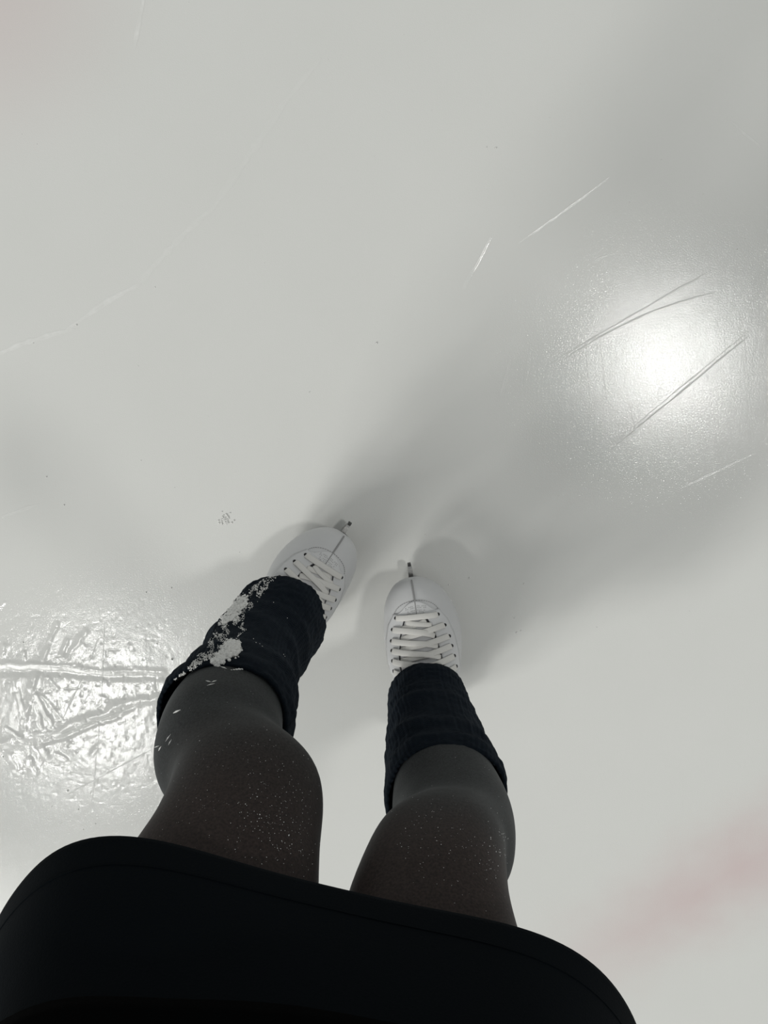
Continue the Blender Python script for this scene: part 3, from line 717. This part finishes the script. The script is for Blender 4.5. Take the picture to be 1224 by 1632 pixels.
    tp = [(.128, .0035), (.133, .0065), (.1345, .0035), (.140, .008), (.142, .0055), (.1475, .012), (.150, .010), (.1535, .017), (.1565, .017), (.1585, .0255), (.1575, .031), (.152, .034), (.130, .036)]
    obj('toe_pick', prism(tp, lambda y, z: float(np.interp(y, [.128, .145, .152, .1585], [.0075, .0072, .0055, .0042]))), M_steel, blade, False)
    pt = [(.1555, .0175), (.1570, .0172), (.1594, .0262), (.1586, .0318), (.1560, .0335)]
    obj('toe_pick_tip', prism(pt, lambda y, z: .0046), M_dark_steel, blade, False)
    return root
build_skate((-.140, -.310), R(-36), -1, 'white laced figure skate turned inward below the snowy leg warmer', .0022)
build_skate((.059, -.396), R(8.7), 1, 'white laced figure skate pointing straight ahead below the snowless leg warmer')

# ------------------------------------------------------------------ phone held above the skates
ph = bpy.data.objects.new('smartphone', None); COL.objects.link(ph); ph.location = (.025, -.04, CAM_H + .009); ph.rotation_euler = (PITCH, 0, 0)
tag(ph, 'black smartphone held in both hands above the ice', 'phone')
def rbox(sx, sy, sz, r, c=(0, 0, 0)):
    bm = bmesh.new(); bmesh.ops.create_cube(bm, size=1)
    for v in bm.verts: v.co = Vector((v.co.x * sx + c[0], v.co.y * sy + c[1], v.co.z * sz + c[2]))
    ed = [e for e in bm.edges if abs(e.verts[0].co.z - e.verts[1].co.z) > sz * .5]
    bmesh.ops.bevel(bm, geom=ed, offset=r, segments=6, affect='EDGES'); return bm
obj('case', rbox(.072, .148, .008, .010, (0, 0, .004)), simple('phone_case', (.01, .01, .012), .4), ph, False)
obj('screen', rbox(.066, .140, .0008, .008, (0, 0, .0083)), simple('phone_glass', (.005, .005, .006), .08), ph, False)

# ------------------------------------------------------------------ crumbs of ice lying on the sheet
bm = bmesh.new()
for px, py, r in [(955, 766, .0011), (890, 790, .0007), (852, 845, .0006), (865, 715, .0006), (895, 748, .0006), (493, 625, .0009), (53, 547, .0009), (122, 518, .0011), (247, 458, .0008), (102, 805, .0009), (74, 760, .0008), (250, 1026, .0012), (274, 1051, .0016), (37, 1024, .001), (39, 1046, .001), (5, 1206, .0011), (152, 1313, .001), (110, 1327, .0008), (133, 1322, .0008), (83, 1285, .001), (108, 1260, .0016), (125, 1290, .0012), (98, 1312, .0009), (835, 930, .0008), (715, 932, .001), (748, 921, .0012), (233, 944, .0009), (273, 937, .0008), (820, 985, .001), (823, 1008, .0012), (830, 1005, .0009), (600, 547, .0012), (775, 235, .0009), (790, 236, .0011)] + [(random.uniform(0, 1224), random.uniform(0, 1000), random.uniform(.0003, .0006)) for _ in range(50)]:
    p = at(px, py, 0); m = bmesh.ops.create_icosphere(bm, subdivisions=1, radius=r)
    k = [random.uniform(.6, 1.4), random.uniform(.6, 1.4), .7]
    for v in m['verts']: v.co = Vector((v.co.x * k[0], v.co.y * k[1], v.co.z * k[2])) + Vector((p.x, p.y, r * .5))
for _ in range(60):
    p = at(random.gauss(359, 5), random.gauss(827, 5), 0); r = random.uniform(.0005, .0016); m = bmesh.ops.create_icosphere(bm, subdivisions=1, radius=r)
    for v in m['verts']: v.co = Vector((v.co.x, v.co.y, v.co.z * .5)) + Vector((p.x, p.y, r * .3))
cr = obj('ice_crumbs', bm, M_snow); tag(cr, 'scattered tiny white ice crumbs on the rink surface', 'ice crumbs', kind='stuff')
